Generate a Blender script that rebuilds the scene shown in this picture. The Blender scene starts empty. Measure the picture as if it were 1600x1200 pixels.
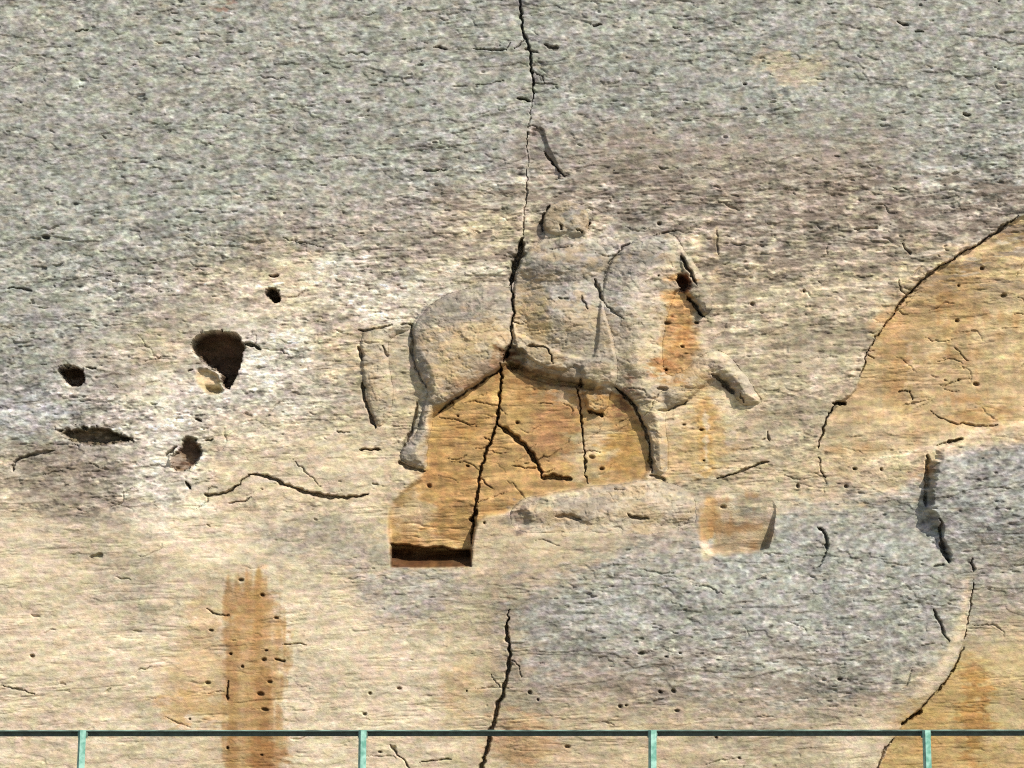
import bpy, math
import numpy as np

# ------------------------------------------------------------------ camera
PX = 0.005                      # metres on the rock face per photograph pixel
Z0 = 0.62                       # height of the picture's bottom edge on the rock face
DIST, CAMZ = 30.0, 2.0
scene = bpy.context.scene
cam_d = bpy.data.cameras.new("camera"); cam = bpy.data.objects.new("camera", cam_d)
scene.collection.objects.link(cam); scene.camera = cam
cam.location = (0, -DIST, CAMZ); cam.rotation_euler = (math.radians(90), 0, 0)
cam_d.sensor_width = 36; cam_d.lens = 36*DIST/(1600*PX)
cam_d.shift_y = (Z0+600*PX-CAMZ)/(1600*PX)
cam_d.clip_end = 500
# ------------------------------------------------------------------ light
SUN = np.array([0.50, -0.56, 0.66]); SUN /= np.linalg.norm(SUN)     # direction towards the sun
w = bpy.data.worlds.new("World"); scene.world = w; w.use_nodes = True
nt = w.node_tree; bg = nt.nodes["Background"]
sky = nt.nodes.new("ShaderNodeTexSky"); sky.sky_type = 'NISHITA'; sky.sun_disc = False
sky.sun_elevation = math.asin(SUN[2]); sky.sun_rotation = math.atan2(SUN[0], SUN[1])
nt.links.new(sky.outputs[0], bg.inputs[0]); bg.inputs[1].default_value = 0.11
sl = bpy.data.lights.new("sun", 'SUN'); sl.energy = 4.6; sl.angle = math.radians(0.5); sl.color = (1, 0.95, 0.87)
so = bpy.data.objects.new("sun", sl); scene.collection.objects.link(so)
from mathutils import Vector
so.rotation_euler = Vector(SUN).to_track_quat('Z', 'Y').to_euler(); so.location = (10, -12, 20)
scene.view_settings.view_transform = 'Standard'; scene.view_settings.look = 'None'
scene.view_settings.gamma = 1; scene.view_settings.exposure = 0.42

scene.cycles.use_denoising = False; scene.cycles.pixel_filter_type = 'BLACKMAN_HARRIS'; scene.cycles.filter_width = 1.1
KR, KG, KB = 0.62, 0.62, 0.64          # display colour -> rock albedo (calibrated to the lamp and sky)
rng = np.random.default_rng(7)
# ------------------------------------------------------------------ helpers: noise on a grid
def grow(start, end, s0, ratio=1.02, smax=9):
    out = []; p = start; s = s0; sg = 1 if end > start else -1
    while (end-p)*sg > 0:
        p += sg*s; out.append(p); s = min(s*ratio, smax)
    return out
STEP = 1.25
mid = np.arange(-50, 1650.1, STEP)
xs = np.array(grow(mid[0], -1150, STEP)[::-1] + list(mid) + grow(mid[-1], 2750, STEP))
mid = np.arange(-50, 1245.1, STEP)
ys = np.array(grow(mid[0], -1200, STEP)[::-1] + list(mid) + grow(mid[-1], 1384, STEP))
X, Y = np.meshgrid(xs.astype(np.float32), ys.astype(np.float32))
NX, NY = len(xs), len(ys)

def vnoise(sx, sy, seed, x=None, y=None):
    """smooth value noise in -1..1, cells of sx by sy pixels"""
    x = X if x is None else x; y = Y if y is None else y
    r = np.random.default_rng(seed); L = r.uniform(-1, 1, (509, 521)).astype(np.float32)
    u = x/sx + 1000.37+seed*3.1; v = y/sy + 1000.71+seed*1.7
    iu = np.floor(u).astype(np.int32); iv = np.floor(v).astype(np.int32)
    fu = (u-iu).astype(np.float32); fv = (v-iv).astype(np.float32)
    fu = fu*fu*(3-2*fu); fv = fv*fv*(3-2*fv)
    a = iu % 521; b = (iu+1) % 521; c = iv % 509; d = (iv+1) % 509
    return (L[c, a]*(1-fu)+L[c, b]*fu)*(1-fv) + (L[d, a]*(1-fu)+L[d, b]*fu)*fv
def fbm(sx, sy, seed, n=3, g=.5, x=None, y=None):
    s = 0; a = 1; t = 0
    for k in range(n):
        s = s + a*vnoise(sx/2**k, sy/2**k, seed+k*11, x, y); t += a; a *= g
    return s/t
def sm(a, b, v):
    t = np.clip((v-a)/(b-a), 0, 1); return t*t*(3-2*t)
WX = X + 3.0*fbm(26, 20, 1, 3, .6); WY = Y + 2.6*fbm(30, 16, 2, 3, .6)
FLK = fbm(30, 11, 6, 3, .8, X, Y)
BX = X + 26*fbm(110, 70, 3, 4, .6)+34*FLK; BY = Y + 22*fbm(120, 60, 4, 4, .6)+34*fbm(26, 11, 8, 3, .8)      # loose boundaries of stains
JX = 1.9*vnoise(8, 7, 12)+1.2*vnoise(4, 4, 13); JY = 1.5*vnoise(9, 7, 14)+1.0*vnoise(4, 4, 15)
TILT = 0.05
SX = X; SY = Y + TILT*X + 5*vnoise(180, 90, 5)                               # bedding direction

def win(pts, m):
    p = np.array(pts, float)
    i0, i1 = np.searchsorted(ys, [p[:, 1].min()-m, p[:, 1].max()+m]); j0, j1 = np.searchsorted(xs, [p[:, 0].min()-m, p[:, 0].max()+m])
    return slice(i0, i1), slice(j0, j1)
def chaikin(pts, n=1, closed=True):
    p = np.array(pts, float)
    for _ in range(n):
        if closed:
            q = np.roll(p, -1, 0); p = np.stack([.75*p+.25*q, .25*p+.75*q], 1).reshape(-1, 2)
        else:
            a, b = p[:-1], p[1:]; m = np.stack([.75*a+.25*b, .25*a+.75*b], 1).reshape(-1, 2)
            p = np.vstack([p[:1], m, p[-1:]])
    return p
def sdf(pts, m=40, smooth=1, wx=None, wy=None):
    """signed distance (inside positive) in a window round the outline"""
    wx = WX if wx is None else wx; wy = WY if wy is None else wy
    s = win(pts, m); x = wx[s]; y = wy[s]; p = chaikin(pts, smooth) if smooth else np.array(pts, float)
    d = np.full(x.shape, 1e9, np.float32); ins = np.zeros(x.shape, bool); n = len(p)
    for k in range(n):
        ax, ay = p[k]; bx, by = p[(k+1) % n]; ex, ey = bx-ax, by-ay
        t = np.clip(((x-ax)*ex+(y-ay)*ey)/(ex*ex+ey*ey+1e-9), 0, 1)
        d = np.minimum(d, (x-ax-t*ex)**2+(y-ay-t*ey)**2)
        if ay != by:
            ins ^= ((y < ay) != (y < by)) & (x < (bx-ax)*(y-ay)/(by-ay)+ax)
    d = np.sqrt(d); return s, np.where(ins, d, -d)
def line(pts, m=30, smooth=1):
    """distance to an open line and the position 0..1 along it"""
    s = win(pts, m); x = WX[s]+JX[s]; y = WY[s]+JY[s]; p = chaikin(pts, smooth, False)
    L = np.r_[0, np.cumsum(np.hypot(*np.diff(p, axis=0).T))]; L /= L[-1]
    d = np.full(x.shape, 1e9, np.float32); T = np.zeros(x.shape, np.float32)
    for k in range(len(p)-1):
        ax, ay = p[k]; ex, ey = p[k+1]-p[k]
        t = np.clip(((x-ax)*ex+(y-ay)*ey)/(ex*ex+ey*ey+1e-9), 0, 1)
        q = (x-ax-t*ex)**2+(y-ay-t*ey)**2; c = q < d
        d[c] = q[c]; T[c] = (L[k]+t*(L[k+1]-L[k]))[c]
    return s, np.sqrt(d), T

# ------------------------------------------------------------------ outlines traced on the rock face
HORSE = [(803,450),(780,446),(745,447),(710,456),(682,470),(660,487),(648,505),(642,525),(643,550),(650,578),(662,604),(668,616),
 (662,635),(653,665),(640,690),(628,700),(622,716),(640,727),(664,733),(669,722),(668,690),(673,662),(684,645),(702,629),(735,608),
 (765,588),(785,573),(800,566),(826,574),(850,590),(895,598),(925,603),(955,600),(985,622),(1003,655),(1015,690),(1019,738),
 (1044,742),(1044,700),(1038,655),(1040,642),(1064,633),(1092,612),(1112,592),(1128,597),(1148,618),(1160,634),(1176,634),(1192,628),
 (1180,606),(1160,580),(1142,556),(1120,545),(1098,552),(1070,578),(1042,590),(1032,560),(1037,515),(1050,470),(1058,452),
 (1072,458),(1085,474),(1098,494),(1108,490),(1112,470),(1104,440),(1088,412),(1072,398),(1060,372),(1040,360),(1000,370),(968,392),(950,412),(935,470),(930,560),(900,560),(830,530),(803,520)]
TAIL = [(566,508),(600,505),(640,498),(644,514),(612,524),(604,545),(610,580),(613,625),(605,655),(590,668),(578,650),(572,615),(566,585),(560,548)]
RIDER = [(850,362),(846,345),(852,328),(868,316),(888,312),(908,318),(920,334),(922,352),(916,368),(934,378),(948,392),(952,412),
 (942,430),(940,470),(955,520),(965,570),(962,598),(952,618),(950,640),(930,648),(914,638),(908,600),(905,570),(880,580),(850,575),(818,556),
 (803,545),(799,500),(803,450),(806,425),(815,402),(828,388),(846,376)]
LION = [(795,800),(806,785),(830,776),(870,767),(920,760),(970,755),(1020,750),(1056,756),(1085,772),(1088,800),(1084,822),(1050,832),
 (990,836),(930,832),(870,830),(820,832),(798,824)]
FIELD = [(672,640),(705,628),(767,585),(800,560),(850,592),(925,600),(985,625),(1010,680),(1020,748),(960,756),(880,768),(812,784),(798,800),
 (748,806),(738,850),(736,886),(610,886),(607,792),(640,760),(664,745),(668,690)]
NICHE1 = [(608,785),(640,770),(700,775),(745,790),(738,850),(736,886),(610,886)]
NICHE2 = [(1100,762),(1092,790),(1089,830),(1096,858),(1112,871),(1160,868),(1198,862),(1208,840),(1213,795),(1206,778),(1180,768),(1140,764)]
SCAR = [(1595,333),(1545,372),(1490,402),(1445,432),(1414,462),(1380,510),(1356,550),(1344,590),(1335,612),(1310,630),(1287,662),(1277,705),
 (1330,715),(1440,700),(1500,684),(1600,676),(1900,680),(1900,250)]
BLOCK = [(1462,712),(1490,698),(1540,694),(1620,690),(1900,690),(1900,885),(1540,905),(1512,892),(1484,884),(1472,850),(1462,815),(1450,790),(1455,750)]
SLAB = [(1518,900),(1512,960),(1502,1005),(1488,1045),(1462,1080),(1430,1112),(1408,1132),(1390,1160),(1366,1210),(1340,1400),(1900,1400),(1900,900)]
STAINCOL = [(350,888),(400,884),(428,905),(440,940),(448,985),(444,1030),(440,1100),(444,1160),(440,1240),(348,1240),(350,1100),(347,980)]
LEDGEG = [(820,925),(900,885),(1000,870),(1085,862),(1105,872),(1160,872),(1205,862),(1222,800),(1300,785),(1440,772),(1900,690),(1900,880),(1530,890),(1500,925),(1498,985),
 (1440,1050),(1300,1085),(1150,1070),(1000,1052),(880,1040),(805,1010),(803,960)]

# ------------------------------------------------------------------ relief height (metres, + towards the viewer)
H = 0.030*fbm(330, 240, 20, 3) + 0.012*fbm(90, 50, 23, 2)
coarse_pts = [(-1300, 0)]
H += 0.05*sm(770, 900, Y+20*vnoise(300, 300, 31))*(1-sm(1020, 1200, Y)*.6)    # the ledge below the figures stands proud
H -= 0.03*sm(380, 460, Y)*(1-sm(700, 790, Y))*sm(480, 640, X)*(1-sm(1120, 1300, X))  # dressed-back field of the relief
warm = np.zeros_like(H)

def rnd(d, r): q = np.clip(d/r, 0, 1); return np.sqrt(np.clip(1-(1-q)**2, 0, 1))
def swell(pts, h, r, m=12, soft=0):
    """a rounded swelling of the stone inside an outline"""
    s, d = sdf(pts, m, 2); q = rnd(d, r) if not soft else sm(0, r, d); H[s] += h*q
def add(pts, h, r=14, e=3, m=40, smooth=1):
    """raise (or sink) an outline: edge of e pixels and a shoulder of r pixels"""
    s, d = sdf(pts, m, smooth); H[s] += h*(.45*sm(0, e, d) + .55*(1-np.exp(-np.maximum(d, 0)/r))*(d > 0)); return s, d
s, d = sdf(FIELD, 30); H[s] -= 0.035*sm(-3, 5, d)
s, d = sdf(SCAR, 60); fadeb = 1-sm(600, 700, WY[s]); H[s] -= 0.05*sm(-1, 2.5, d)*fadeb + 0.02*sm(0, 60, d)*fadeb
s, d = sdf(SLAB, 60); H[s] -= 0.045*sm(-1.5, 2.5, d)*sm(905, 1000, WY[s])
s, d = sdf(BLOCK, 60); top = sm(690, 740, WY[s]); d = d+9*FLK[s]; H[s] += 0.15*sm(-7, 5, d)*(1-sm(800, 885, WY[s]))*(.35+.65*top)
lab = np.zeros(H.shape, np.int16)                        # which object each patch of the mesh belongs to
def mark(s, m, k): lab[s] = np.where(m, k, lab[s])
# figures
s, d = add(HORSE, 0.062, 20, 5); mark(s, d > 0, 1)
swell([(640,520),(652,490),(690,458),(745,440),(800,444),(802,545),(768,585),(720,618),(690,638),(664,625),(648,580)], .085, 70)      # haunch
swell([(645,530),(690,560),(700,610),(690,620),(674,662),(668,690),(668,722),(650,730),(624,716),(640,690),(653,665),(662,635),(664,606)], .035, 26, soft=1)   # hind leg
swell([(860,430),(950,420),(1030,440),(1036,520),(1034,600),(985,622),(900,600),(830,575),(805,540),(806,470)], .05, 60, soft=1)      # barrel and chest
swell([(940,470),(950,415),(985,378),(1040,360),(1062,376),(1064,410),(1050,460),(1036,530),(1020,600),(970,600)], .045, 44, soft=1)    # neck
swell([(1060,385),(1085,408),(1106,440),(1114,475),(1104,496),(1086,478),(1070,450)], .045, 16)                        # head
swell([(960,600),(1000,585),(1040,600),(1044,660),(1046,745),(1020,742),(1016,690),(1002,650)], .035, 24, soft=1)              # standing foreleg
swell([(1030,600),(1070,578),(1098,550),(1122,546),(1142,556),(1162,580),(1194,628),(1160,634),(1128,597),(1112,590),(1092,614),(1062,636),(1034,640)], .045, 20, soft=1)  # raised foreleg
s, d = add(TAIL, 0.028, 12, 5); H[s] += .02*rnd(d, 18); mark(s, d > 0, 2)
swell([(740,830),(800,790),(900,764),(1020,752),(1090,770),(1094,860),(1180,870),(1300,900),(1240,1300),(900,1320),(740,1200)], .06, 80, soft=1)
s, d = sdf(LION, 30); mark(s, d > 0, 4); H[s] += (.030*sm(-1, 4, d)+.035*(1-np.exp(-np.maximum(d, 0)/16)))*(1-sm(795, 832, WY[s]))
s, d = sdf([(792,804),(806,792),(826,796),(834,810),(826,828),(800,830)], 12); H[s] -= 0.04*sm(0, 9, d)
s, d = sdf(RIDER, 30); mark(s, d > 0, 3)
H[s] += 0.030*sm(-1, 4, d)
swell([(806,425),(815,400),(846,376),(880,370),(925,376),(950,394),(950,430),(940,480),(940,550),(850,545),(804,500)], .065, 60, soft=1)
swell([(812,410),(826,388),(850,374),(880,370),(925,376),(948,394),(948,425),(915,440),(850,442),(815,430)], .025, 30)
s, d = sdf([(850,362),(846,345),(852,328),(868,316),(888,312),(908,318),(920,334),(922,352),(916,368),(884,376)], 12); H[s] += (0.03*sm(-1, 3, d)+.028*rnd(d, 22))*(1-.7*sm(362, 374, WY[s]))
s, d = sdf([(828,392),(860,378),(920,380),(946,398),(938,425),(915,438),(860,440),(818,430)], 12); H[s] += 0.02*sm(0, 26, d)
s, d = sdf([(908,560),(962,560),(960,600),(950,620),(950,640),(930,650),(914,640),(906,600)], 12); H[s] += 0.035*sm(-1, 8, d)
swell([(1212,800),(1300,780),(1445,760),(1900,740),(1900,1330),(1500,1330),(1300,1330),(1215,1050)], .05, 130, soft=1)
RG1 = fbm(14, 10, 45, 3, .8)
s, d, t = line([(1700,672),(1600,674),(1490,690),(1400,722),(1320,752),(1262,774)], 70); H[s] += .026*np.exp(-(d/17)**2)*sm(0, .2, t)*sm(1, .6, t)
# niches: cut deeper downwards
s, d = sdf(NICHE1, 10, 0); d = d+2.2*RG1[s]; H[s] -= 0.11*sm(-1, 2.5, d)*sm(770, 870, WY[s])
s, d1 = sdf([(609,850),(640,852),(662,856),(690,853),(712,858),(735,858),(736,886),(610,886)], 10, 0); d1 = d1+2.2*RG1[s]; H[s] -= (0.27*(1-sm(864, 884, WY[s]+.0009*(X[s]-672)**2))+.0)*sm(-1, 2.5, d1); mark(s, d1 > -1, 20)
s, d = sdf(NICHE1, 10, 0); m_ = (d > 0) & (WY[s] > 792); lab[s] = np.where(m_ & (lab[s] != 20), 20, lab[s])
s, d = sdf(NICHE2, 16, 1); lf = sm(1088, 1118, WX[s]); H[s] -= 0.125*sm(-1, 3, d)*sm(772, 866, WY[s])*(.25+.75*lf)*sm(-2, 3+14*(1-lf), d); mark(s, d > 0, 21)
# dark underside of the belly
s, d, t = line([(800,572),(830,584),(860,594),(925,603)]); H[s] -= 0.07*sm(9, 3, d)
s, d = sdf([(824,204),(848,198),(856,225),(868,245),(880,276),(862,292),(836,296),(825,285)], 14); H[s] -= .03*sm(-1, 3, d)
# holes
holes = [
 ([(299,532),(320,518),(350,516),(374,524),(384,540),(379,560),(371,578),(364,600),(352,612),(344,600),(346,584),(330,574),(312,562),(298,546)], .36, 22),
 ([(412,456),(430,447),(441,460),(430,477)], .25, 23),
 ([(90,578),(102,572),(126,573),(134,590),(128,600),(113,606),(100,596)], .28, 24),
 ([(80,669),(110,670),(130,666),(165,667),(192,678),(216,687),(186,697),(140,698),(112,693),(100,680)], .12, 25),
 ([(266,716),(280,700),(286,684),(302,682),(314,698),(313,716),(300,734),(278,740),(268,730)], .11, 26),
 ([(1060,426),(1072,430),(1080,444),(1074,457),(1063,454),(1056,440)], .18, 27),
 ([(786,548),(800,538),(820,548),(826,566),(812,578),(790,572)], .12, 28)]
HR = 6.5*fbm(13, 9, 43, 4, .85)
for pts, dep, k in holes:
    s, d = sdf(pts, 20); d = d+HR[s]*(1.6 if k == 25 else 1); H[s] -= dep*sm(-1, 5 if k != 25 else 8, d); mark(s, d > 0, k)
s, d = sdf([(302,572),(330,574),(346,590),(352,614),(338,620),(322,616),(308,598)], 20); H[s] -= .05*sm(0, 8, d)*(1+1.6*sm(600, 612, WY[s])); mark(s, d > 0, 22)
s, d = sdf([(262,716),(280,702),(292,712),(286,730),(272,736)], 14); H[s] += .07*sm(-2, 6, d)
RAG = .75*fbm(17, 13, 41, 2, .7)+.12
# cracks : (line, width, depth, object number)
CR = [
 ([(813,-60),(812,8),(815,35),(822,58),(829,78),(832,110),(833,152)], 2.4, .08, 30),
 ([(832,150),(829,185),(824,215)], 1.2, .03, 0),
 ([(824,205),(823,235),(825,262),(823,292),(820,330),(817,374)], 1.3, .025, 30),
 ([(848,236),(862,246),(872,262),(882,276)], 2.0, .04, 0), ([(826,200),(840,197),(852,206)], 1.6, .03, 0),
 ([(816,372),(811,395),(804,415),(797,446)], 6.5, .16, 31),
 ([(797,440),(803,456),(800,500),(797,545),(787,566)], 2.0, .09, 31),
 ([(783,566),(782,600),(778,640),(776,664)], 2.6, .10, 31),
 ([(776,664),(800,680),(825,700),(838,720),(848,744)], 4.4, .10, 31),
 ([(846,746),(868,744),(892,749)], 4, .09, 31),
 ([(777,650),(766,692),(757,708),(748,745),(744,775),(739,800),(737,850)], 2.5, .09, 32),
 ([(744,795),(738,808),(736,816)], 4.5, .10, 32),
 ([(795,952),(793,1000),(797,1030),(786,1078),(773,1118),(765,1160),(750,1205),(742,1300)], 3.6, .10, 33),
 ([(833,110),(845,118),(852,131)], 1.2, .03, 0), ([(823,60),(812,72),(806,74)], 1.2, .03, 0), ([(797,1030),(812,1044),(818,1060)], 1.2, .03, 0), ([(786,1078),(776,1070),(768,1052)], 1.1, .03, 0), ([(766,692),(755,684)], 1.4, .03, 0),
 ([(748,745),(760,757),(768,762)], 1.3, .03, 0), ([(799,500),(812,508),(822,506)], 1.2, .03, 0), ([(1414,462),(1404,448),(1402,436)], 1.3, .03, 0), ([(1356,550),(1368,560)], 1.3, .03, 0),
 ([(903,605),(908,650),(913,700),(917,758)], 1.8, .06, 34),
 ([(684,645),(702,629),(735,608),(765,588),(785,573)], 3.2, .06, 0),
 ([(962,603),(985,625),(1003,655),(1015,690),(1019,738)], 4.4, .08, 0),
 ([(1015,742),(1042,750)], 3, .04, 0),
 ([(648,505),(643,525),(645,550),(653,580),(664,606)], 5.0, .03, 0),
 ([(653,628),(648,650),(640,680),(630,698)], 3.2, .05, 0),
 ([(622,722),(640,730),(664,736)], 5, .06, 0),
 ([(558,540),(566,562)], 4, .05, 0), ([(566,596),(570,630),(586,668)], 4.4, .07, 0),
 ([(596,540),(606,556)], 2.5, .03, 0), ([(560,518),(590,514),(610,508)], 2.2, .04, 0), ([(625,508),(646,508)], 3.5, .04, 0),
 ([(560,702),(594,703)], 3.4, .07, 0), ([(578,757),(590,757)], 2.5, .03, 0), ([(526,674),(545,675)], 1.8, .03, 0),
 ([(318,774),(345,772),(362,765),(376,757)], 3.2, .06, 35), ([(374,758),(382,748),(392,741)], 1.6, .03, 35), ([(388,741),(400,740),(425,746),(445,756),(465,765),(490,771),(520,777),(550,776),(578,772)], 4.0, .08, 35),
 ([(357,787),(375,785),(392,777)], 1.6, .03, 0),
 ([(457,718),(475,735),(500,760)], 1.2, .02, 0),
 ([(1592,336),(1545,372),(1490,402),(1445,432),(1414,462),(1398,490)], 2.8, .07, 36), ([(1398,490),(1380,510),(1356,550),(1345,588)], 2.0, .05, 36),
 ([(1302,630),(1325,628)], 4.0, .14, 36), ([(1306,632),(1287,662),(1278,700)], 2.2, .06, 36), ([(1279,715),(1290,748)], 1.6, .04, 0),
 ([(1480,691),(1503,686)], 3.6, .09, 0), ([(1462,696),(1480,691)], 1.6, .03, 0),
 ([(1122,748),(1150,739),(1175,730),(1200,719)], 2.2, .045, 37),
 ([(1448,710),(1449,750),(1446,790)], 6.0, .06, 0), ([(1466,812),(1470,850),(1482,880)], 5.5, .10, 0), ([(1455,884),(1472,882)], 2, .03, 0),
 ([(1515,872),(1518,892)], 2.4, .05, 0),
 ([(1276,822),(1288,830),(1291,860)], 3.2, .07, 0), ([(1290,862),(1285,880),(1275,890)], 1.6, .03, 0),
 ([(1456,952),(1466,975),(1480,1003)], 2.2, .05, 0),
 ([(1504,1010),(1498,1030),(1480,1060),(1455,1090),(1435,1112)], 1.6, .05, 38), ([(1440,1112),(1425,1120),(1408,1133)], 4.2, .10, 38),
 ([(1518,905),(1513,955),(1506,1000)], 1.5, .04, 38),
 ([(1395,1152),(1380,1175),(1366,1205)], 2.2, .05, 38),
 ([(1063,400),(1075,422),(1087,446)], 3.6, .08, 0), ([(1074,464),(1086,476),(1102,496)], 4.0, .10, 0),
 ([(1112,584),(1130,597),(1148,616)], 6.0, .07, 0), ([(1158,612),(1163,630)], 2.2, .05, 0),
 ([(1024,642),(1050,640),(1075,626)], 2.4, .03, 0), ([(1028,608),(1045,606)], 4, .04, 0),
 ([(846,362),(845,345),(852,330),(862,320)], 4.2, .06, 0), ([(922,346),(917,362)], 3.4, .06, 0), ([(876,352),(877,362)], 3.2, .05, 0),
 ([(899,362),(912,364)], 2.0, .04, 0),
 ([(930,438),(937,455),(943,474)], 3.4, .06, 0), ([(943,474),(960,490),(975,500)], 1.6, .03, 0), ([(950,412),(966,394),(985,378)], 2.2, .03, 0),
 ([(1022,368),(1040,362),(1056,360)], 2.2, .03, 0), ([(1120,360),(1122,400)], 1.6, .02, 0),
 ([(870,467),(888,468)], 2, .03, 0), ([(908,464),(918,486)], 1.6, .03, 0), ([(850,468),(862,470)], 1.6, .02, 0),
 ([(822,541),(848,543),(860,552),(866,570)], 2.4, .05, 0), ([(906,592),(910,603)], 4, .07, 0), ([(918,640),(930,644),(944,651)], 4.6, .09, 0),
 ([(736,76),(765,78),(792,76)], 2.0, .05, 0), ([(792,76),(798,66)], 1.4, .03, 0), ([(850,70),(862,76),(876,74)], 2.6, .06, 0), ([(822,78),(838,82)], 2.6, .05, 0),
 ([(806,153),(818,155),(830,156)], 3.6, .09, 0), ([(832,132),(870,132)], 1.2, .02, 0), ([(925,40),(940,40)], 2.4, .05, 0),
 ([(850,240),(866,252),(880,272)], 2.0, .03, 0), ([(790,128),(742,134)], 1.2, .02, 0),
 ([(382,536),(396,538),(408,546)], 3.4, .10, 0), ([(420,430),(436,430)], 3, .07, 0), ([(258,712),(276,698)], 3, .06, 0), ([(306,654),(318,657)], 3, .07, 0),
 ([(291,752),(296,763)], 3.2, .08, 0), ([(322,688),(332,686)], 2, .05, 0), ([(135,574),(150,578)], 2.6, .05, 0),
 ([(300,578),(294,580)], 2, .04, 0), ([(22,735),(24,718),(48,710),(85,704)], 3, .04, 0),
 ([(14,450),(30,452),(52,458)], 2.0, .04, 0), ([(140,870),(162,868)], 2.6, .03, 0),
 ([(8,1071),(30,1076),(55,1086)], 1.6, .03, 0), ([(322,952),(340,961),(360,961)], 1.8, .03, 0), ([(357,1065),(357,1095)], 2.4, .05, 0),
 ([(443,1007),(478,1007)], 1.8, .03, 0), ([(429,1031),(445,1034)], 2.6, .05, 0), ([(610,1165),(625,1180),(640,1200)], 2.2, .04, 0), ([(655,1190),(680,1187),(705,1186)], 1.8, .04, 0),
 ([(688,652),(745,664)], 1.3, .02, 0), ([(800,728),(840,730)], 1.8, .03, 0), ([(745,785),(790,768)], 1, .015, 0),
 ([(866,808),(884,806),(908,812)], 4.4, .035, 0), ([(980,803),(990,810),(1012,811)], 3.6, .05, 0), ([(958,765),(980,768)], 1.4, .02, 0),
 ([(1490,540),(1505,555),(1520,562)], 1.4, .02, 0), ([(1405,612),(1422,610)], 2, .05, 0), ([(1424,608),(1430,624)], 1.6, .03, 0),
 ([(1455,642),(1475,655),(1500,664),(1560,666)], 2.2, .03, 0), ([(1200,672),(1202,690)], 2.2, .04, 0), ([(1410,380),(1424,398)], 2.4, .03, 0),
 ([(1335,358),(1370,356)], 1.6, .03, 0), ([(440,372),(505,386)], 1.4, .02, 0), ([(660,268),(695,266)], 2, .04, 0), ([(118,48),(140,46)], 2, .04, 0),
 ([(700,76),(680,73)], 2.2, .05, 0), ([(1400,34),(1418,40)], 2.4, .05, 0), ([(1430,48),(1446,51)], 2.2, .05, 0), ([(1505,181),(1516,181)], 2.6, .06, 0),
]
for pts, wd, dep, k in CR:
    s, d, t = line(pts, 24)
    prof = np.clip(1.15*np.minimum(t/.16+.15, 1)*np.minimum((1-t)/.16+.15, 1), 0, 1)
    ww = (.74 if k in (31, 32, 33, 30) else .6)*wd*prof*(1+RAG[s])
    H[s] -= dep*1.4*sm(1.3, .2, d/np.maximum(ww, .5))
    if k: mark(s, d < ww*1.05, k)
# drilled dots and small pits
DOTS = [(378,905),(412,929),(432,964),(415,1016),(413,1031),(381,1042),(360,1021),(422,1065),(408,1083),(415,1108),(297,1122),(355,1167),(410,1180),
 (570,1115),(624,1075),(580,1082),(730,1079),(827,1081),(840,1093),(969,1104),(1032,1080),(1058,1109),(886,1167),(1155,1184),(325,1067),(594,1175),
 (716,650),(757,817),(671,758),(925,714),(941,731),(1375,733),(1322,760),(1499,594),(1497,500),(1535,419),(1527,600),(1089,505),(1043,504),(1041,577),(1066,541),
 (1246,759),(1130,793),(808,660),(730,728),(1068,664),(1334,732),(1095,670),(1100,718),(1028,432),(72,370),(1165,132),(52,1026),(1310,1060),(1060,1020),
 (1001,1020),(1039,1025),(978,1102),(1052,1078),(330,985),(1120,1150),(1030,350),(1175,475),(1255,455),(1500,445),(1570,460),(1380,1145)]
for (cx, cy) in DOTS:
    a = 2.0+rng.uniform(-.6, 1.2); e_ = rng.uniform(.9, 1.9); s = win([(cx, cy)], 11); q = np.hypot((WX[s]-cx)/a/e_, (WY[s]-cy)/a)+.25*RAG[s]; H[s] -= .06*sm(1.3, .5, q)

# ------------------------------------------------------------------ rock colour as it looks, then its albedo
def C(*a): return np.array(a, np.float32)
G=C(170,169,156); g=C(181,173,158); M=C(193,178,149); CR_=C(226,208,175); Wt=C(226,216,196); O=C(194,163,116); B=C(175,173,160); N=C(168,156,139); K=C(209,190,155)
rows = [
 [G,G,G,G,G,G,G,G,G,G,G,G,G,G,G,G],
 [G,G,G,G,G,G,G,G,G,G,G,G,G,G,G,G],
 [G,G,G,G,G,G,G,G,g,N,N,N,N,N,G,G],
 [G,G,G,G,g,g,g,M,M,g,N,N,N,N,N,N],
 [G,G,g,M,CR_,Wt,Wt,M,g,g,M,M,M,M,K,O],
 [G,g,M,Wt,Wt,K,M,M,M,M,K,M,M,M,O,O],
 [B,g,Wt,Wt,Wt,M,K,O,O,K,K,K,M,K,O,O],
 [M,N,Wt,CR_,CR_,CR_,K,O,K,K,K,K,K,K,M,B],
 [CR_,M,CR_,CR_,M,M,K,K,K,M,N,B,B,B,B,B],
 [CR_,CR_,CR_,K,CR_,CR_,M,M,N,B,B,B,B,B,B,M],
 [CR_,CR_,CR_,K,CR_,CR_,CR_,K,N,N,N,N,N,N,M,K],
 [CR_,CR_,CR_,K,CR_,CR_,CR_,K,K,K,K,M,M,CR_,O,K]]
R_ = np.array(rows)                      # 12 x 16 x 3
u = np.clip(BX/100-.5, 0, 14.999); v = np.clip(BY/100-.5, 0, 10.999)
iu = u.astype(int); iv = v.astype(int); fu = (u-iu)[..., None]; fv = (v-iv)[..., None]; fu = fu*fu*(3-2*fu); fv = fv*fv*(3-2*fv)
col = ((R_[iv, iu]*(1-fu)+R_[iv, iu+1]*fu)*(1-fv)+(R_[iv+1, iu]*(1-fu)+R_[iv+1, iu+1]*fu)*fv).astype(np.float32)
del u, v, iu, iv, fu, fv
def grey_of(c): return np.clip((.60-(c[..., 0]-c[..., 2])/90.)*2.2, 0, 1)
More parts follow.
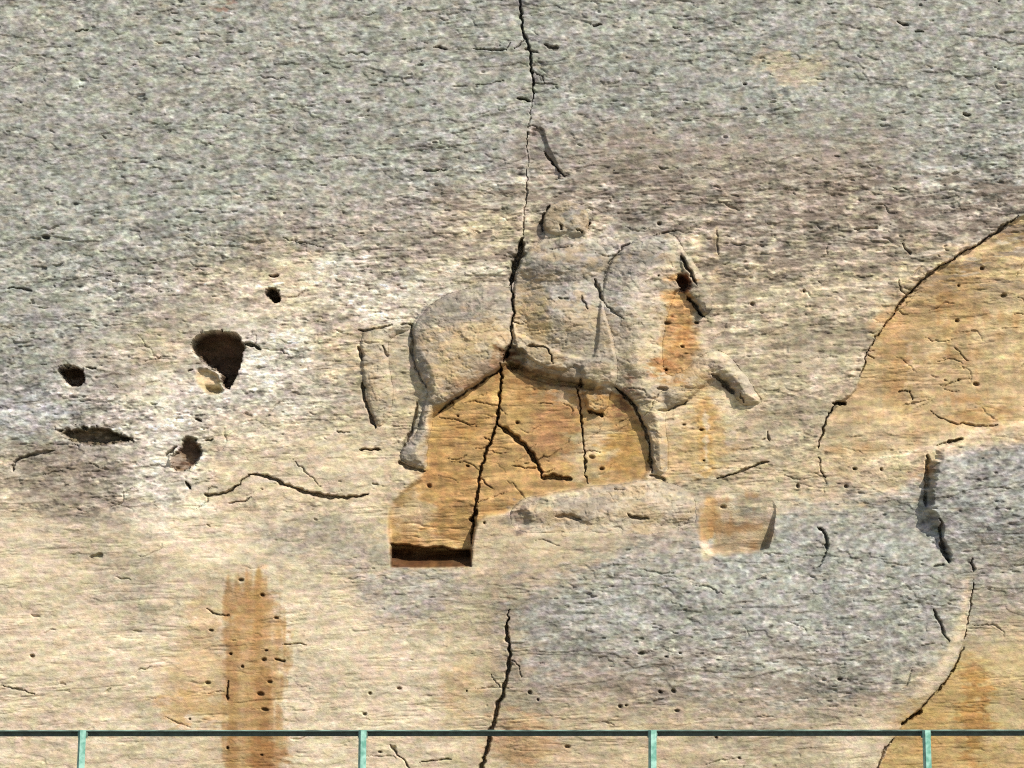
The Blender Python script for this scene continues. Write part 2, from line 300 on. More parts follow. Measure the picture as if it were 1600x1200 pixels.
def paint(pts, c, a=1., e=8, loose=False, m=60, smooth=1, rough=0.):
    s, d = sdf(pts, m, smooth, BX if loose else None, BY if loose else None)
    d = d + (rough*fbm(22, 12, 77, 3)[s] if rough else 0) + (30*FLK[s] if loose else 0)
    k = (a*sm(-e, e, d))[..., None]; col[s] = col[s]*(1-k)+C(*c)*k
def blob(cx, cy, rx, ry, c, a=1.):
    s = win([(cx-rx*1.6, cy-ry*1.6), (cx+rx*1.6, cy+ry*1.6)], 30)
    q = np.hypot((BX[s]-cx)/rx, (BY[s]-cy)/ry); k = (a*sm(1.25, .45, q))[..., None]; col[s] = col[s]*(1-k)+C(*c)*k
paint(LEDGEG, (174,172,159), .75, 34, True)
blob(1060, 960, 210, 50, (168,166,155), .5)
blob(640, 925, 90, 38, (176,168,154), .8); blob(470, 845, 90, 30, (182,172,152), .6); blob(560, 870, 70, 22, (176,166,150), .6)
blob(90, 760, 75, 45, (172,160,138), .45); blob(60, 640, 70, 34, (172,170,166), .9); blob(200, 925, 60, 80, (190,178,152), .6); blob(50, 715, 40, 20, (150,140,124), .6)
blob(1235, 105, 75, 26, (205,190,160), .75); blob(1200, 95, 40, 22, (196,184,158), .6); blob(350, 12, 22, 10, (140,104,88), .6)
paint([(802,285),(828,278),(832,330),(826,378),(806,372)], (228,213,184), .85, 6, rough=14); blob(850, 225, 26, 30, (150,138,126), .7); blob(848, 268, 20, 26, (178,165,145), .8)
blob(1000, 265, 110, 40, (152,142,126), .6); blob(1300, 320, 200, 50, (160,148,130), .6); blob(1180, 270, 90, 30, (168,158,140), .5)
blob(640, 395, 120, 30, (166,154,134), .6); blob(560, 350, 110, 20, (160,150,132), .5); blob(700, 410, 80, 22, (214,200,172), .8); blob(560, 450, 90, 24, (214,202,180), .7)
blob(510, 490, 34, 26, (156,142,124), .7); blob(500, 600, 60, 40, (196,186,164), .6); blob(360, 450, 60, 30, (206,194,172), .6)
s, d = sdf([(560,505),(640,440),(700,405),(800,385),(806,440),(740,440),(690,458),(655,490),(640,510),(600,520)], 30, 1, BX, BY); k = (.75*sm(-14, 14, d))[..., None]; col[s] = col[s]*(1-k)+C(221,208,182)*k
blob(1110, 440, 16, 120, (198,182,152), .6); blob(1075, 390, 18, 40, (205,190,162), .6)
# figures
paint([(803,448),(745,446),(705,456),(665,484),(648,505),(700,506),(740,500),(800,505)], (170,158,140), .9, 6)
paint([(650,520),(700,512),(798,506),(795,545),(760,585),(700,625),(680,600),(660,560)], (206,182,140), .9, 8)
paint([(700,600),(740,575),(785,552),(795,560),(765,590),(735,610),(700,630)], (180,140,108), .75, 8, rough=8)
paint([(645,540),(660,540),(676,600),(668,650),(660,690),(636,725),(620,716),(650,660),(662,610)], (178,168,150), .8, 5)
paint(FIELD, (195,158,103), .95, 5)
blob(860, 680, 46, 60, (184,138,96), .7); blob(930, 700, 34, 60, (204,182,142), .95); blob(985, 700, 22, 40, (196,156,92), .8); blob(700, 740, 36, 60, (178,136,86), .6)
blob(720, 660, 40, 30, (204,160,98), .6); blob(690, 820, 34, 40, (190,146,92), .5); blob(640, 800, 44, 30, (214,188,146), .95); blob(640, 835, 40, 16, (212,182,136), .8); blob(665, 845, 45, 14, (212,178,128), .7)
blob(860, 620, 42, 14, (184,164,134), .6)
paint([(803,452),(850,455),(860,500),(850,540),(800,540)], (208,180,132), .8, 8, rough=10)
paint([(828,392),(850,378),(920,380),(946,398),(938,430),(900,440),(860,436),(818,425)], (158,150,136), .8, 8, rough=8)
paint([(850,362),(846,345),(868,316),(908,316),(922,340),(916,366)], (156,149,136), .9, 4, rough=3)
blob(940, 350, 26, 26, (206,190,160), .7); blob(975, 385, 30, 12, (210,196,170), .7); blob(832, 350, 12, 26, (208,190,160), .5)
paint([(960,400),(1000,372),(1045,362),(1052,400),(1000,420),(960,440)], (168,162,148), .7, 8, rough=8)
paint([(1036,450),(1058,420),(1082,455),(1090,500),(1086,560),(1062,600),(1034,605),(1030,560),(1038,500)], (192,150,98), .85, 7, rough=14)
blob(1050, 585, 26, 22, (182,128,76), .7); blob(1060, 520, 14, 40, (176,120,68), .5); blob(1065, 470, 12, 18, (190,150,98), .6)
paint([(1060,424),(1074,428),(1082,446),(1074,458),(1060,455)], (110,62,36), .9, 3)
blob(800, 560, 24, 20, (110,72,46), .85); blob(860, 588, 46, 12, (122,96,68), .7); blob(975, 625, 14, 24, (128,84,62), .6)  # brown pit; shade under belly and behind foreleg put into the colour
blob(1105, 680, 45, 60, (206,172,116), .7); blob(1060, 720, 40, 40, (204,172,120), .6); blob(1080, 600, 40, 30, (208,178,126), .6)
paint([(1096,785),(1110,776),(1124,800),(1120,840),(1104,848),(1090,838)], (198,158,104), .85, 6, rough=9)
s, d = sdf([(1120,775),(1206,778),(1212,800),(1206,862),(1130,868),(1106,866),(1120,845)], 20); k = (.85*sm(-5, 5, d+6*FLK[s])*sm(775, 835, WY[s]+24*FLK[s]))[..., None]; col[s] = col[s]*(1-k)+C(198,172,134)*k
paint([(1092,846),(1106,842),(1112,860),(1118,872),(1102,878),(1096,866)], (224,204,170), .8, 4)
paint(LION, (203,187,158), .7, 8); blob(815, 812, 20, 18, (150,134,116), .8); blob(890, 808, 22, 7, (160,144,122), .7)
paint([(1092,625),(1112,622),(1116,690),(1112,750),(1096,750),(1090,690)], (208,168,104), .7, 5, rough=12)
paint([(1100,640),(1107,640),(1108,730),(1101,730)], (230,214,184), .7, 3, rough=9)
paint([(1114,350),(1124,350),(1124,440),(1116,440)], (206,178,134), .5, 4, rough=8); paint([(1078,365),(1104,365),(1100,420),(1084,420)], (210,190,156), .6, 5, rough=8)
for (x_, y0_, y1_) in ((1245,300,380),(1212,320,400),(1150,420,520),(1180,470,560),(1330,300,400),(1270,520,640),(1140,620,700)):
    paint([(x_-4,y0_),(x_+5,y0_+8),(x_+4,y1_),(x_-3,y1_-6)], (222,206,178), .6, 4, rough=12)
paint([(20,700),(90,695),(180,700),(150,760),(120,800),(60,790),(25,760)], (152,140,122), .5, 10, rough=50)
paint([(55,765),(120,775),(130,820),(70,800)], (158,144,126), .6, 8, rough=30)
# scar on the right
s, d = sdf(SCAR, 60); k = (.95*sm(-1, 4, d)*(1-sm(640, 690, WY[s])*.8))[..., None]; col[s] = col[s]*(1-k)+C(200,174,130)*k
blob(1400, 545, 40, 110, (194,152,98), .5); blob(1480, 470, 60, 60, (184,152,104), .75); blob(1465, 560, 6, 60, (222,200,160), .6); blob(1545, 520, 10, 90, (220,196,152), .5); blob(1580, 480, 40, 120, (214,190,142), .8); blob(1510, 590, 55, 60, (192,164,122), .6)
blob(1425, 580, 8, 60, (216,190,150), .7); blob(1390, 650, 50, 20, (204,180,138), .7); blob(1540, 640, 60, 24, (184,146,92), .6); blob(1540, 682, 80, 10, (216,190,148), .8)
blob(1350, 720, 70, 40, (212,188,146), .8); blob(1440, 720, 40, 30, (206,176,134), .7)
paint(BLOCK, (165,162,152), .95, 7)
blob(1570, 905, 100, 55, (178,170,154), .85); blob(1640, 960, 120, 60, (190,178,156), .5)
s, d = sdf([(1508,900),(1515,905),(1512,960),(1500,1010),(1480,1050),(1440,1090),(1420,1085),(1470,1030),(1494,985),(1500,940)], 30); k = (.85*sm(-6, 6, d+7*FLK[s]))[..., None]; col[s] = col[s]*(1-k)+C(226,206,170)*k
s, d = sdf(SLAB, 60); k = (.9*sm(-1, 3, d)*sm(980, 1060, WY[s]))[..., None]; col[s] = col[s]*(1-k)+C(196,168,112)*k
blob(1510, 1120, 22, 110, (176,130,74), .7); blob(1440, 1150, 40, 50, (190,154,98), .6); blob(1575, 1080, 45, 120, (208,186,142), .7)
s, d, t = line([(1700,672),(1600,674),(1490,690),(1400,722),(1320,752),(1262,774)], 70); k = (.8*sm(28, 6, d+8*FLK[s])*sm(1, .7, t))[..., None]; col[s] = col[s]*(1-k)+C(224,204,168)*k
# brown run-off stain bottom left
vs_ = fbm(16, 170, 301, 3, .7)
blob(300, 1050, 60, 90, (208,176,130), .6); blob(325, 960, 30, 50, (210,180,134), .5)
s, d = sdf(STAINCOL, 60); d = d+17*vs_[s]+13*fbm(24, 26, 303, 4, .8)[s]; k = (.97*sm(-7, 9, d)*(.85+.4*vs_[s])*sm(875, 915, Y[s]+50*vs_[s]))[..., None]; k = np.clip(k, 0, 1); col[s] = col[s]*(1-k)+C(186,149,100)*k
blob(400, 960, 24, 60, (182,138,86), .5)
paint([(350,945),(364,940),(372,1000),(368,1100),(374,1240),(350,1240),(352,1100)], (168,128,82), .55, 6, rough=12)
paint([(404,1040),(424,1050),(426,1130),(430,1240),(398,1240),(400,1120)], (158,116,72), .6, 8, rough=14)
blob(300, 1110, 80, 24, (206,168,114), .6); blob(410, 1175, 30, 40, (166,120,72), .6)
blob(716, 1110, 5, 34, (228,216,196), .9); blob(640, 1000, 8, 60, (224,212,190), .5)
blob(820, 1160, 60, 50, (206,160,114), .6); blob(720, 1080, 26, 70, (212,184,140), .7)
# darker brown inside the natural cavities
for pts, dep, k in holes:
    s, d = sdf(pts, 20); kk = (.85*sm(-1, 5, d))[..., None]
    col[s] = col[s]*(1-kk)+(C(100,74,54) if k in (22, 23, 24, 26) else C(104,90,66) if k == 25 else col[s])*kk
paint([(610,856),(735,860),(736,886),(610,886)], (96,62,34), .9, 2, smooth=0)  # shade inside the niche's slot painted in as dark brown
paint([(302,578),(330,576),(344,592),(344,614),(326,616),(308,602)], (208,182,138), .8, 4)

gz = grey_of(col)                         # 1 on lichen-grey rock, 0 on bare cream or golden rock
rough = np.clip(gz + .55*sm(.2, .8, fbm(120, 40, 90, 3)*.5+.5)*(Y > 260)*(Y < 800), 0, 1)
smooth_ = np.zeros_like(gz)
CREAMZ = [(330,640),(450,635),(560,680),(640,740),(604,790),(500,800),(420,820),(345,800),(320,700)]
s, d = sdf(CREAMZ, 30); k = (.65*sm(-16, 20, d))[..., None]; col[s] = col[s]*(1-k)+C(219,200,166)*k; gz = grey_of(col)
for pl in (FIELD, NICHE1, NICHE2, SCAR):
    s, d = sdf(pl, 10); smooth_[s] = np.maximum(smooth_[s], sm(-4, 8, d)*(1 if pl is not SCAR else .7))
rough *= (1-.8*smooth_)
# ---- texture: speckle, lichen, bedding streaks (surface colour)
def pw(n, p=.75): return np.sign(n)*np.abs(n)**p
n1 = pw(fbm(13, 6.5, 101, 3, .75, SX, SY)); n2 = pw(fbm(7, 4.6, 111, 2, .8, SX, SY)); n3 = fbm(48, 16, 121, 3, .6, SX, SY)
st = fbm(90, 5.5, 131, 3, .7, SX, SY); sp = vnoise(4.6, 3.4, 141)
lum = 1 + rough*(.14*n1+.16*n2+.06*sp+.08*n3) + (1-rough)*(.06*n1+.065*n2+.07*n3+.09*st+.03*sp)
pal = sm(.42, .62, fbm(11, 6, 145, 2, .8, SX, SY)); lum += rough*.15*pal          # pale lichen flecks
drk = sm(.40, .62, fbm(14, 5.5, 147, 2, .8, SX, SY)); lum -= rough*.17*drk
band = sm(225, 300, Y)*(1-sm(400, 500, Y))*sm(560, 760, X)           # broken, mottled band above the figures
band = np.maximum(band, .8*np.exp(-((X-80)/120)**2-((Y-740)/60)**2)); band = np.maximum(band, .7*sm(990, 1030, Y)*(1-sm(1080, 1110, Y))*sm(900, 1000, X)*(1-sm(1400, 1480, X)))
onfig = np.isin(lab, [1, 2, 3, 4]).astype(np.float32)
band *= 1-.6*onfig
rumpw = 0
nb = pw(fbm(24, 9, 151, 3, .7, SX, SY)); lum += band*(.26*nb)
wf = sm(.28, .34, fbm(12, 5.5, 341, 2, .9, SX, SY)); df = sm(.30, .36, fbm(13, 5, 343, 2, .9, SX, SY)); ww1 = np.clip(.35+1.6*fbm(90, 30, 345, 3), .1, 1)
crz = np.zeros_like(gz); s, d = sdf(CREAMZ, 30); crz[s] = sm(-16, 20, d)
crisp = (1-.85*crz)*np.clip(.45*rough+.9*band+.55*(Y > 400)*(Y < 780)*(X < 620), 0, 1)*(1-.6*onfig)*(1-smooth_)
g5 = pw(vnoise(5.2, 3.8, 381, SX, SY)*.6+vnoise(8, 5, 383, SX, SY)*.6); lum += rough*(1-.5*onfig)*.11*g5
lum += crisp*ww1*(.24*wf-.21*df)+.01
pat = pw(fbm(36, 13, 161, 4, .75, SX, SY)); mott = sm(300, 440, Y+.12*X)*(1-sm(760, 860, Y))*(1-.4*onfig)*(1-.75*crz)
pat2 = pw(fbm(75, 20, 163, 4, .7, SX, SY)); lum += mott*(1-smooth_)*(.15*pat+.12*pat2)
rb = sm(240, 300, Y)*(1-sm(520, 620, Y))*sm(960, 1080, X)*(1-smooth_); hs = pw(fbm(70, 7, 167, 3, .75, SX, SY)); vs2 = fbm(14, 120, 169, 3, .7)
lum += (1-mott)*(1-smooth_)*(Y > 700)*(.06*pat+.07*pat2); flk = sm(.36, .60, fbm(17, 7, 331, 3, .8, SX, SY)); dfk = sm(.30, .58, fbm(20, 7, 333, 3, .8, SX, SY))
lum += mott*(1-smooth_)*(.13*flk-.19*dfk)
lum += rb*(.27*hs+.19*vs2)
col *= lum[..., None]
ch = pw(fbm(12, 8, 171, 2, .8)); ch2 = pw(fbm(12, 8, 181, 2, .8))
col[..., 0] *= 1+.028*ch; col[..., 1] *= 1-.018*ch; col[..., 2] *= 1+.05*ch2+.01*ch
# warm patches showing through the grey
wp = sm(.35, .75, fbm(30, 12, 191, 3, .7, SX, SY))*gz*.35; col = col*(1-wp[..., None])+C(196,176,142)*wp[..., None]
gp = sm(.25, .7, fbm(60, 24, 201, 4, .75, SX, SY))*(1-gz)*(1-smooth_)*.45*(Y < 900); col = col*(1-gp[..., None])+C(164,156,138)*gp[..., None]
vg = fbm(12, 90, 311, 3, .7)
lum2 = 1+smooth_*(.20*fbm(40, 7, 313, 3, .75, SX, SY)+.13*vg+.20*pat); col *= lum2[..., None]
s, d = sdf(CREAMZ, 30); calm = sm(-16, 20, d)
op = sm(.1, .7, fbm(50, 30, 211, 3, .7)+.5*vg)*smooth_*.6; col = col*(1-op[..., None])+C(170,122,74)*op[..., None]
yp = sm(.1, .7, fbm(60, 30, 221, 3, .7))*smooth_*.35; col = col*(1-yp[..., None])+C(212,188,140)*yp[..., None]

nbp = (band*sm(.10, .26, fbm(60, 15, 351, 4, .8, SX, SY))*.7*(1-onfig))[..., None]; col = col*(1-nbp)+C(142,127,112)*nbp
nbp = (np.maximum(band, .8*(Y > 400)*(Y < 760)*(X < 640))*sm(.12, .45, fbm(44, 11, 353, 4, .8, SX, SY))*.6*(1-onfig))[..., None]; col = col*(1-nbp)+C(221,210,190)*nbp
fa = (onfig*sm(.02, .3, fbm(46, 30, 391, 4, .75))*.5)[..., None]; col = col*(1-fa)+C(204,176,134)*fa
fa = (onfig*sm(.05, .3, fbm(52, 26, 393, 4, .75))*.5)[..., None]; col = col*(1-fa)+C(160,151,138)*fa
fa = (onfig*sm(.12, .3, fbm(30, 14, 395, 4, .8))*.45)[..., None]; col = col*(1-fa)+C(224,210,184)*fa
# ---- texture: relief of the surface
H -= crisp*ww1*.0045*df
for (fx, fy, sd, th, am) in ((150, 46, 361, .12, .008), (70, 20, 363, .18, .0028), (44, 34, 365, .05, .0018)):
    fl = fbm(fx, fy, sd, 4, .65, SX, SY); H += am*(sm(th-.012, th+.012, fl)+.7*sm(-th-.012, -th+.012, fl))*(.45+.55*np.clip(rough+band, 0, 1))*(1-.7*smooth_)*(1-.5*onfig)
H += rough*(.0021*n1+.0018*n2+.004*n3+.0008*sp) + (1-rough)*(.0014*n1+.0012*n2+.004*n3+.0024*st)
H -= rough*.004*drk; H += rough*.0015*pal
H -= mott*(1-smooth_)*.006*dfk
H += band*.008*nb + mott*(1-smooth_)*.005*pat
fg = fbm(34, 26, 371, 3, .6); tm = np.abs(fbm(15, 9, 373, 2, .8)); H += onfig*(.006*sm(.02, .06, fg)-.006*sm(.25, .30, fbm(26, 20, 375, 3, .7))-.005*sm(.10, .0, tm))
H += onfig*(.007*fbm(44, 30, 321, 4, .7)+.0035*pw(fbm(16, 9, 323, 2, .8, SX, SY)))
pit = fbm(19, 6, 291, 2, .8, SX, SY); H -= .018*sm(.64, .80, pit+.10*fbm(200, 60, 293, 2))*np.clip(rough+.25*(1-rough), 0, 1)*(1-.5*onfig)
bed = fbm(110, 9, 231, 3, .6, SX, SY); H -= .007*sm(.10, .02, np.abs(bed))*sm(-.1, .3, fbm(70, 30, 241, 2))*(.35+.65*(1-gz))
bed2 = fbm(60, 14, 251, 3, .6, SX, SY); H -= .009*sm(.07, .01, np.abs(bed2))*sm(0, .4, fbm(50, 40, 261, 2))*rough
# hairline cracks wandering along the bedding
for i in range(130):
    if i < 34: cx, cy = rng.uniform(680, 1010), rng.uniform(600, 760)
    elif i < 60: cx, cy = rng.uniform(1380, 1600), rng.uniform(430, 660)
    else: cx, cy = rng.uniform(-40, 1640), rng.uniform(300, 1240)
    n = rng.integers(4, 9); a = rng.normal(.03, .35 if i < 60 else .15); p = [(cx, cy)]
    for _ in range(n): a += rng.normal(0, .35); p.append((p[-1][0]+rng.uniform(4, 10)*math.cos(a), p[-1][1]+rng.uniform(3, 9)*math.sin(a)))
    s, d, t = line(p, 8); H[s] -= rng.uniform(.006, .022)*sm(1.3, .3, d/(.2+rng.uniform(.7, 1.3)*np.sin(np.pi*np.clip(t, .02, .98))))
# short dark dashes broken into the face
for i in range(300):
    if i < 220: cx, cy = rng.uniform(-60, 1660), rng.uniform(-60, 1250)
    else: cx, cy = rng.uniform(560, 1600), rng.normal(360, 70)
    j = np.clip(np.searchsorted(xs, cx), 0, NX-1); ii = np.clip(np.searchsorted(ys, cy), 0, NY-1)
    if rng.uniform() > .35+.65*rough[ii, j]: continue
    if lab[ii, j] in (1, 2, 3, 4, 20, 21, 22, 23, 24): continue
    L = 2.2+rng.exponential(4.5); T = rng.uniform(.8, 1.9); a = rng.normal(.04, .16)
    s = win([(cx, cy)], L+6); dx = WX[s]-cx+1.5*RAG[s]; dy = WY[s]-cy-1.2*RAG[s]
    p = dx*math.cos(a)+dy*math.sin(a); q = -dx*math.sin(a)+dy*math.cos(a)+1.2*np.sin(p*.35+i)
    H[s] -= rng.uniform(.008, .024)*sm(1.2, .5, np.hypot(p/L, q/T))
for b in (n1, n2, n3, st, sp, nb, pat, bed, bed2, ch, ch2): pass

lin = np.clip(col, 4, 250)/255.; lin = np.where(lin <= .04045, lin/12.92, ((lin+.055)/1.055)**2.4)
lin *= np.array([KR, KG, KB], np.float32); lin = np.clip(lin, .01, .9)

# ------------------------------------------------------------------ materials
def mat_rock():
    m = bpy.data.materials.new("weathered_limestone"); m.use_nodes = True; t = m.node_tree; N = t.nodes; L = t.links
    b = N["Principled BSDF"]; b.inputs["Roughness"].default_value = .95; b.inputs["Specular IOR Level"].default_value = .15
    at = N.new("ShaderNodeAttribute"); at.attribute_name = "rock_colour"
    tc = N.new("ShaderNodeTexCoord"); mp = N.new("ShaderNodeMapping"); mp.inputs['Scale'].default_value = (1, 1, 1.7)
    L.new(tc.outputs['Object'], mp.inputs[0])
    n = N.new("ShaderNodeTexNoise"); n.inputs['Scale'].default_value = 90; n.inputs['Detail'].default_value = 5; n.inputs['Roughness'].default_value = .65
    L.new(mp.outputs[0], n.inputs['Vector'])
    mr = N.new("ShaderNodeMapRange"); mr.inputs[1].default_value = .3; mr.inputs[2].default_value = .7; mr.inputs[3].default_value = .84; mr.inputs[4].default_value = 1.16
    L.new(n.outputs[0], mr.inputs[0])
    mx = N.new("ShaderNodeVectorMath"); mx.operation = 'SCALE'; L.new(at.outputs['Color'], mx.inputs[0]); L.new(mr.outputs[0], mx.inputs['Scale'])
    L.new(mx.outputs[0], b.inputs['Base Color'])
    n2 = N.new("ShaderNodeTexNoise"); n2.inputs['Scale'].default_value = 55; n2.inputs['Detail'].default_value = 6; n2.inputs['Roughness'].default_value = .7
    L.new(mp.outputs[0], n2.inputs['Vector'])
    bp = N.new("ShaderNodeBump"); bp.inputs['Strength'].default_value = .55; bp.inputs['Distance'].default_value = .012
    L.new(n2.outputs[0], bp.inputs['Height']); L.new(bp.outputs[0], b.inputs['Normal'])
    return m
ROCK = mat_rock()
def mat_plain(name, c, rough=.6, scale=40, var=.25, c2=None, metallic=0):
    m = bpy.data.materials.new(name); m.use_nodes = True; t = m.node_tree; N = t.nodes; L = t.links; b = N["Principled BSDF"]
    b.inputs["Roughness"].default_value = rough; b.inputs["Metallic"].default_value = metallic
    n = N.new("ShaderNodeTexNoise"); n.inputs['Scale'].default_value = scale; n.inputs['Detail'].default_value = 6
    tc = N.new("ShaderNodeTexCoord"); L.new(tc.outputs['Object'], n.inputs['Vector'])
    r = N.new("ShaderNodeValToRGB"); r.color_ramp.elements[0].position = .38; r.color_ramp.elements[1].position = .62
    r.color_ramp.elements[0].color = (*[x*(1-var) for x in c], 1); r.color_ramp.elements[1].color = (*(c2 or [min(1, x*(1+var)) for x in c]), 1)
    L.new(n.outputs[0], r.inputs[0]); L.new(r.outputs[0], b.inputs['Base Color']); return m

# ------------------------------------------------------------------ mesh from the height grid
WXm = ((X-800)*PX).astype(np.float64); WZm = (Z0+(1200-Y)*PX).astype(np.float64)
def build(name, verts, quads, cols, parent=None):
    me = bpy.data.meshes.new(name); n = len(verts); f = len(quads)
    me.vertices.add(n); me.vertices.foreach_set("co", verts.astype(np.float32).ravel())
    me.loops.add(f*4); me.loops.foreach_set("vertex_index", quads.astype(np.int32).ravel())
    me.polygons.add(f); me.polygons.foreach_set("loop_start", np.arange(0, f*4, 4, dtype=np.int32))
    me.polygons.foreach_set("loop_total", np.full(f, 4, np.int32))
    me.update(calc_edges=True); me.validate()
    a = me.color_attributes.new("rock_colour", 'FLOAT_COLOR', 'POINT')
    a.data.foreach_set("color", np.c_[cols, np.ones(n)].astype(np.float32).ravel())
    me.materials.append(ROCK); o = bpy.data.objects.new(name, me); scene.collection.objects.link(o)
    if parent is not None: o.parent = parent
    return o
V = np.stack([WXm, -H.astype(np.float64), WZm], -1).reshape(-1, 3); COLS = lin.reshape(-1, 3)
idx = np.arange(NX*NY).reshape(NY, NX)
Q = np.stack([idx[:-1, :-1], idx[1:, :-1], idx[1:, 1:], idx[:-1, 1:]], -1).reshape(-1, 4)     # faces look to -y
FL = lab[:-1, :-1].ravel()
def patch(name, k, parent=None, thick=0., back=False):
    """the faces numbered k as a mesh; with thick > 0 the patch gets side walls and a back"""
    sel = Q[np.isin(FL, k)]; used, inv = np.unique(sel, return_inverse=True); q = inv.reshape(-1, 4)
    v = V[used].copy(); c = COLS[used]
    if thick:
        n = len(v); e = np.concatenate([q[:, [0, 1]], q[:, [1, 2]], q[:, [2, 3]], q[:, [3, 0]]])
        key = e[:, 0].astype(np.int64)*n+e[:, 1]; rev = e[:, 1].astype(np.int64)*n+e[:, 0]
        be = e[~np.isin(key, rev)]
        v2 = v.copy(); v2[:, 1] = v2[:, 1].max()+thick
        side = np.stack([be[:, 1], be[:, 0], be[:, 0]+n, be[:, 1]+n], -1)
        v = np.r_[v, v2]; c = np.r_[c, c]; q = np.r_[q, q[:, ::-1]+n, side]
    return build(name, v, q, c, parent)
def tag(o, label=None, cat=None, group=None, kind=None):
    for a, b in (("label", label), ("category", cat), ("group", group), ("kind", kind)):
        if b: o[a] = b
    return o

# the cliff runs on behind the carved figures in a shallow socket
figure = np.isin(FL, [1, 2, 3, 4]); Vc = V.copy()
cnt = np.zeros(NX*NY, np.int8); np.add.at(cnt, Q[figure].ravel(), 1); inner = cnt == 4
V_keep = V; V = Vc; V[inner, 1] = V[inner, 1]+.0
far_back = V[inner, 1].max()+.10 if inner.any() else .1
V[inner, 1] = far_back
cliff = patch("cliff", [0, 1, 2, 3, 4]); V = V_keep
tag(cliff, "weathered grey, cream and golden limestone cliff face with cracks and natural holes", kind="structure")
parts = {20: ("niche", "square cut golden niche with a dark slot at its foot below the horse"), 21: ("niche", "small rounded niche right of the lion, in half shadow"),
 22: ("hole", "largest dark brown hole, pear shaped"), 23: ("hole", "small diamond shaped black hole above the largest one"), 24: ("hole", "black hole nearest the left edge"),
 25: ("hole", "long low dark slot below the leftmost hole"), 26: ("hole", "round brown hole under the largest hole"),
 27: ("hole", "rust brown pit by the horse's head"), 28: ("hole", "brown pit under the rider's saddle"), 30: ("crack", "vertical crack above the rider"), 31: ("crack", "crack down through the horse, bending right under its belly"),
 32: ("crack", "thin crack down to the niche"), 33: ("crack", "crack running down from the ledge behind the railing"), 34: ("crack", "thin straight crack between belly and lion"),
 35: ("crack", "wavy groove left of the hind hoof"), 36: ("crack", "curved crack round the golden scar"), 37: ("crack", "short slanting crack above the small niche"), 38: ("crack", "crack along the broken slab edge")}
for k, (nm, lb) in parts.items():
    if (FL == k).any(): tag(patch(nm, [k], cliff), lb)
horse = tag(patch("carved_horse", [1], None, .02), "weathered stone relief of a walking horse with one raised foreleg, carved on the cliff", "rock carving")
tag(patch("tail", [2], horse, .02))
tag(patch("carved_rider", [3], None, .02), "worn stone relief of a rider with round head, sitting on the carved horse", "rock carving")
tag(patch("carved_lion", [4], None, .02), "low rounded stone relief of a lying lion beneath the horse's front legs", "rock carving")

# ------------------------------------------------------------------ ground
def simple(name, vs, fs, m, parent=None):
    me = bpy.data.meshes.new(name); me.from_pydata(vs, [], fs); me.update(); me.materials.append(m)
    o = bpy.data.objects.new(name, me); scene.collection.objects.link(o)
    if parent: o.parent = parent
    return o
soil = mat_plain("trodden_earth", (.24, .21, .15), .95, 3, .3)
gx = np.linspace(-120, 120, 121); gy = np.r_[np.linspace(-160, -12, 60), np.linspace(-11.5, .6, 40)]
gv = []; gr = np.random.default_rng(5)
for y in gy:
    for x in gx: gv.append((x, y, .03*math.sin(x*1.3+y*.7)+.02*gr.uniform(-1, 1)))
gf = [(j*121+i, j*121+i+1, (j+1)*121+i+1, (j+1)*121+i) for j in range(len(gy)-1) for i in range(120)]
tag(simple("ground", gv, gf, soil), "trodden pale earth at the foot of the cliff", kind="structure")

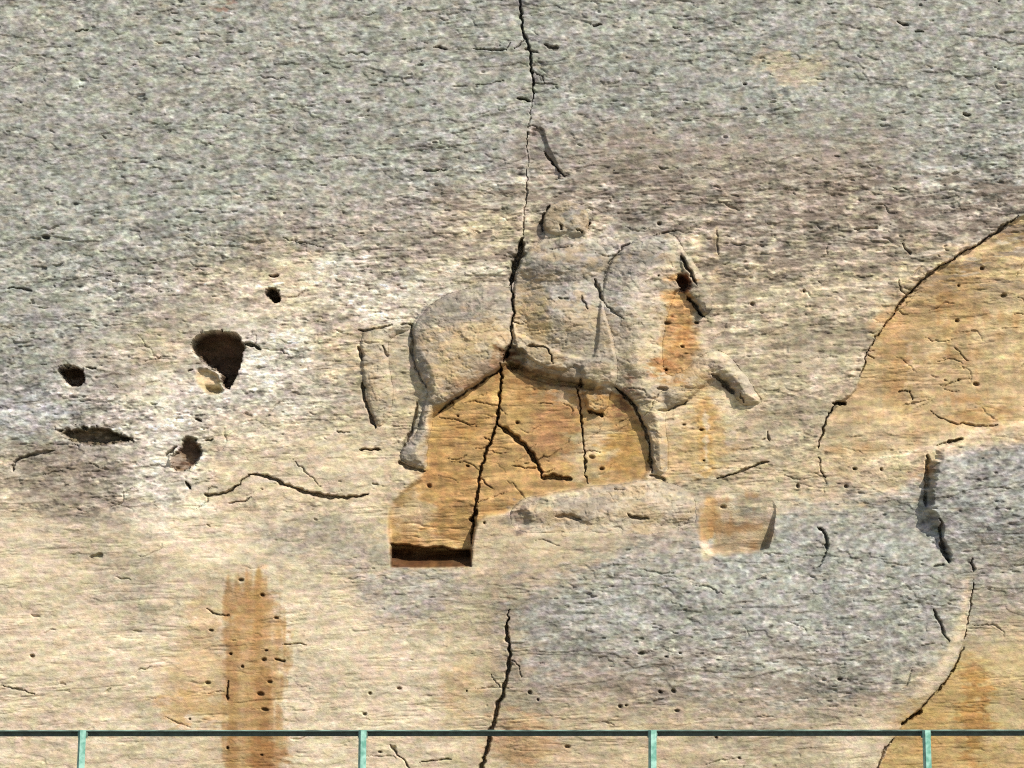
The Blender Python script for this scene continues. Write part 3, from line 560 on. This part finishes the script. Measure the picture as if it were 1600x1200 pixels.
# ------------------------------------------------------------------ green steel railing in front of the cliff
RY = -6.0; F = (DIST+RY)/DIST
def rx(px): return (px-800)*PX*F
def rz(py): return CAMZ+((Z0+(1200-py)*PX)-CAMZ)*F
paintm = mat_plain("weathered_green_paint", (.12, .33, .25), .55, 25, .22, (.26, .46, .38))
edgem = mat_plain('lit_edge_green', (.12, .19, .15), .6, 9, .4, (.24, .38, .31))  # lighter green: light on the rail's top edge put into the colour
darkm = mat_plain("shaded_dark_green", (.034, .056, .045), .6, 25, .3)  # dark rail green with the shade below the flange put into the colour
rail = bpy.data.objects.new("railing", None); scene.collection.objects.link(rail); rail.location = (0, RY, 0)
tag(rail, "thin green steel railing with a dark top rail in front of the cliff foot", "railing")
def bar(prof, path, m, name, cap=True):
    """sweep a closed profile (list of (a,b)) along straight path p0->p1 using side and up vectors"""
    p0, p1, sd, up = [Vector(q) for q in path]; n = len(prof); vs = []
    for p in (p0, p1):
        for a, b in prof: vs.append(tuple(p+sd*a+up*b))
    fs = [(i, (i+1) % n, n+(i+1) % n, n+i) for i in range(n)] + [tuple(range(n))[::-1], tuple(range(n, 2*n))]
    return simple(name, vs, fs, m, rail)
posts = [(-312, -314), (130, 125.5), (567, 565.5), (1019, 1019), (1446, 1449.5), (1890, 1897)]
zt = rz(1143.5)
# top rail: steel angle, its flange shading the web
t_ = .003
xa, xb = rx(-760), rx(2340); sag = lambda i: 0
prof = [(-.020, .006), (.016, .006), (.016, -.030), (.010, -.030), (.010, 0), (-.020, 0)]
o = bar([(a, b) for a, b in prof], ((xa, 0, zt-.001), (xb, 0, zt+.006), (0, 1, 0), (0, 0, 1)), darkm, "top_rail")
# thin strip in a lighter green, painting light onto the flange's edge
bar([(-.0225, .0075), (.016, .0095), (.016, .007), (-.0225, .005)], ((xa, 0, zt-.001), (xb, 0, zt+.006), (0, 1, 0), (0, 0, 1)), edgem, "lit_rail_edge")
rustm = mat_plain("rusty_bracket", (.09, .06, .04), .8, 30, .4, (.10, .17, .13))
for pt, pb in posts:
    bx_ = rx(pt)
    bar([(-.034, -.004), (-.030, .004), (.030, .004), (.034, -.004), (.030, -.030), (-.030, -.030)], ((bx_, -.0265, zt-.006), (bx_, -.0225, zt-.006), (1, 0, 0), (0, 0, 1)), rustm, "bracket")
    x1 = rx(pt); sl_ = (pb-pt)*PX*F/((1200-1150)*PX*F); x0 = x1+sl_*(zt)*.6
    a = math.radians(24); c_, s_ = math.cos(a), math.sin(a)
    bar([(-.019, -.019), (.019, -.019), (.019, .019), (-.019, .019)], ((x0, -.012, -.15), (x1, -.048, zt+.012), (c_, s_, 0), (-s_, c_, 0)), paintm, "post")
bar([(-.012, -.012), (.012, -.012), (.012, .012), (-.012, .012)], ((xa, 0, zt*.5), (xb, 0, zt*.5), (0, 1, 0), (0, 0, 1)), paintm, "middle_rail")
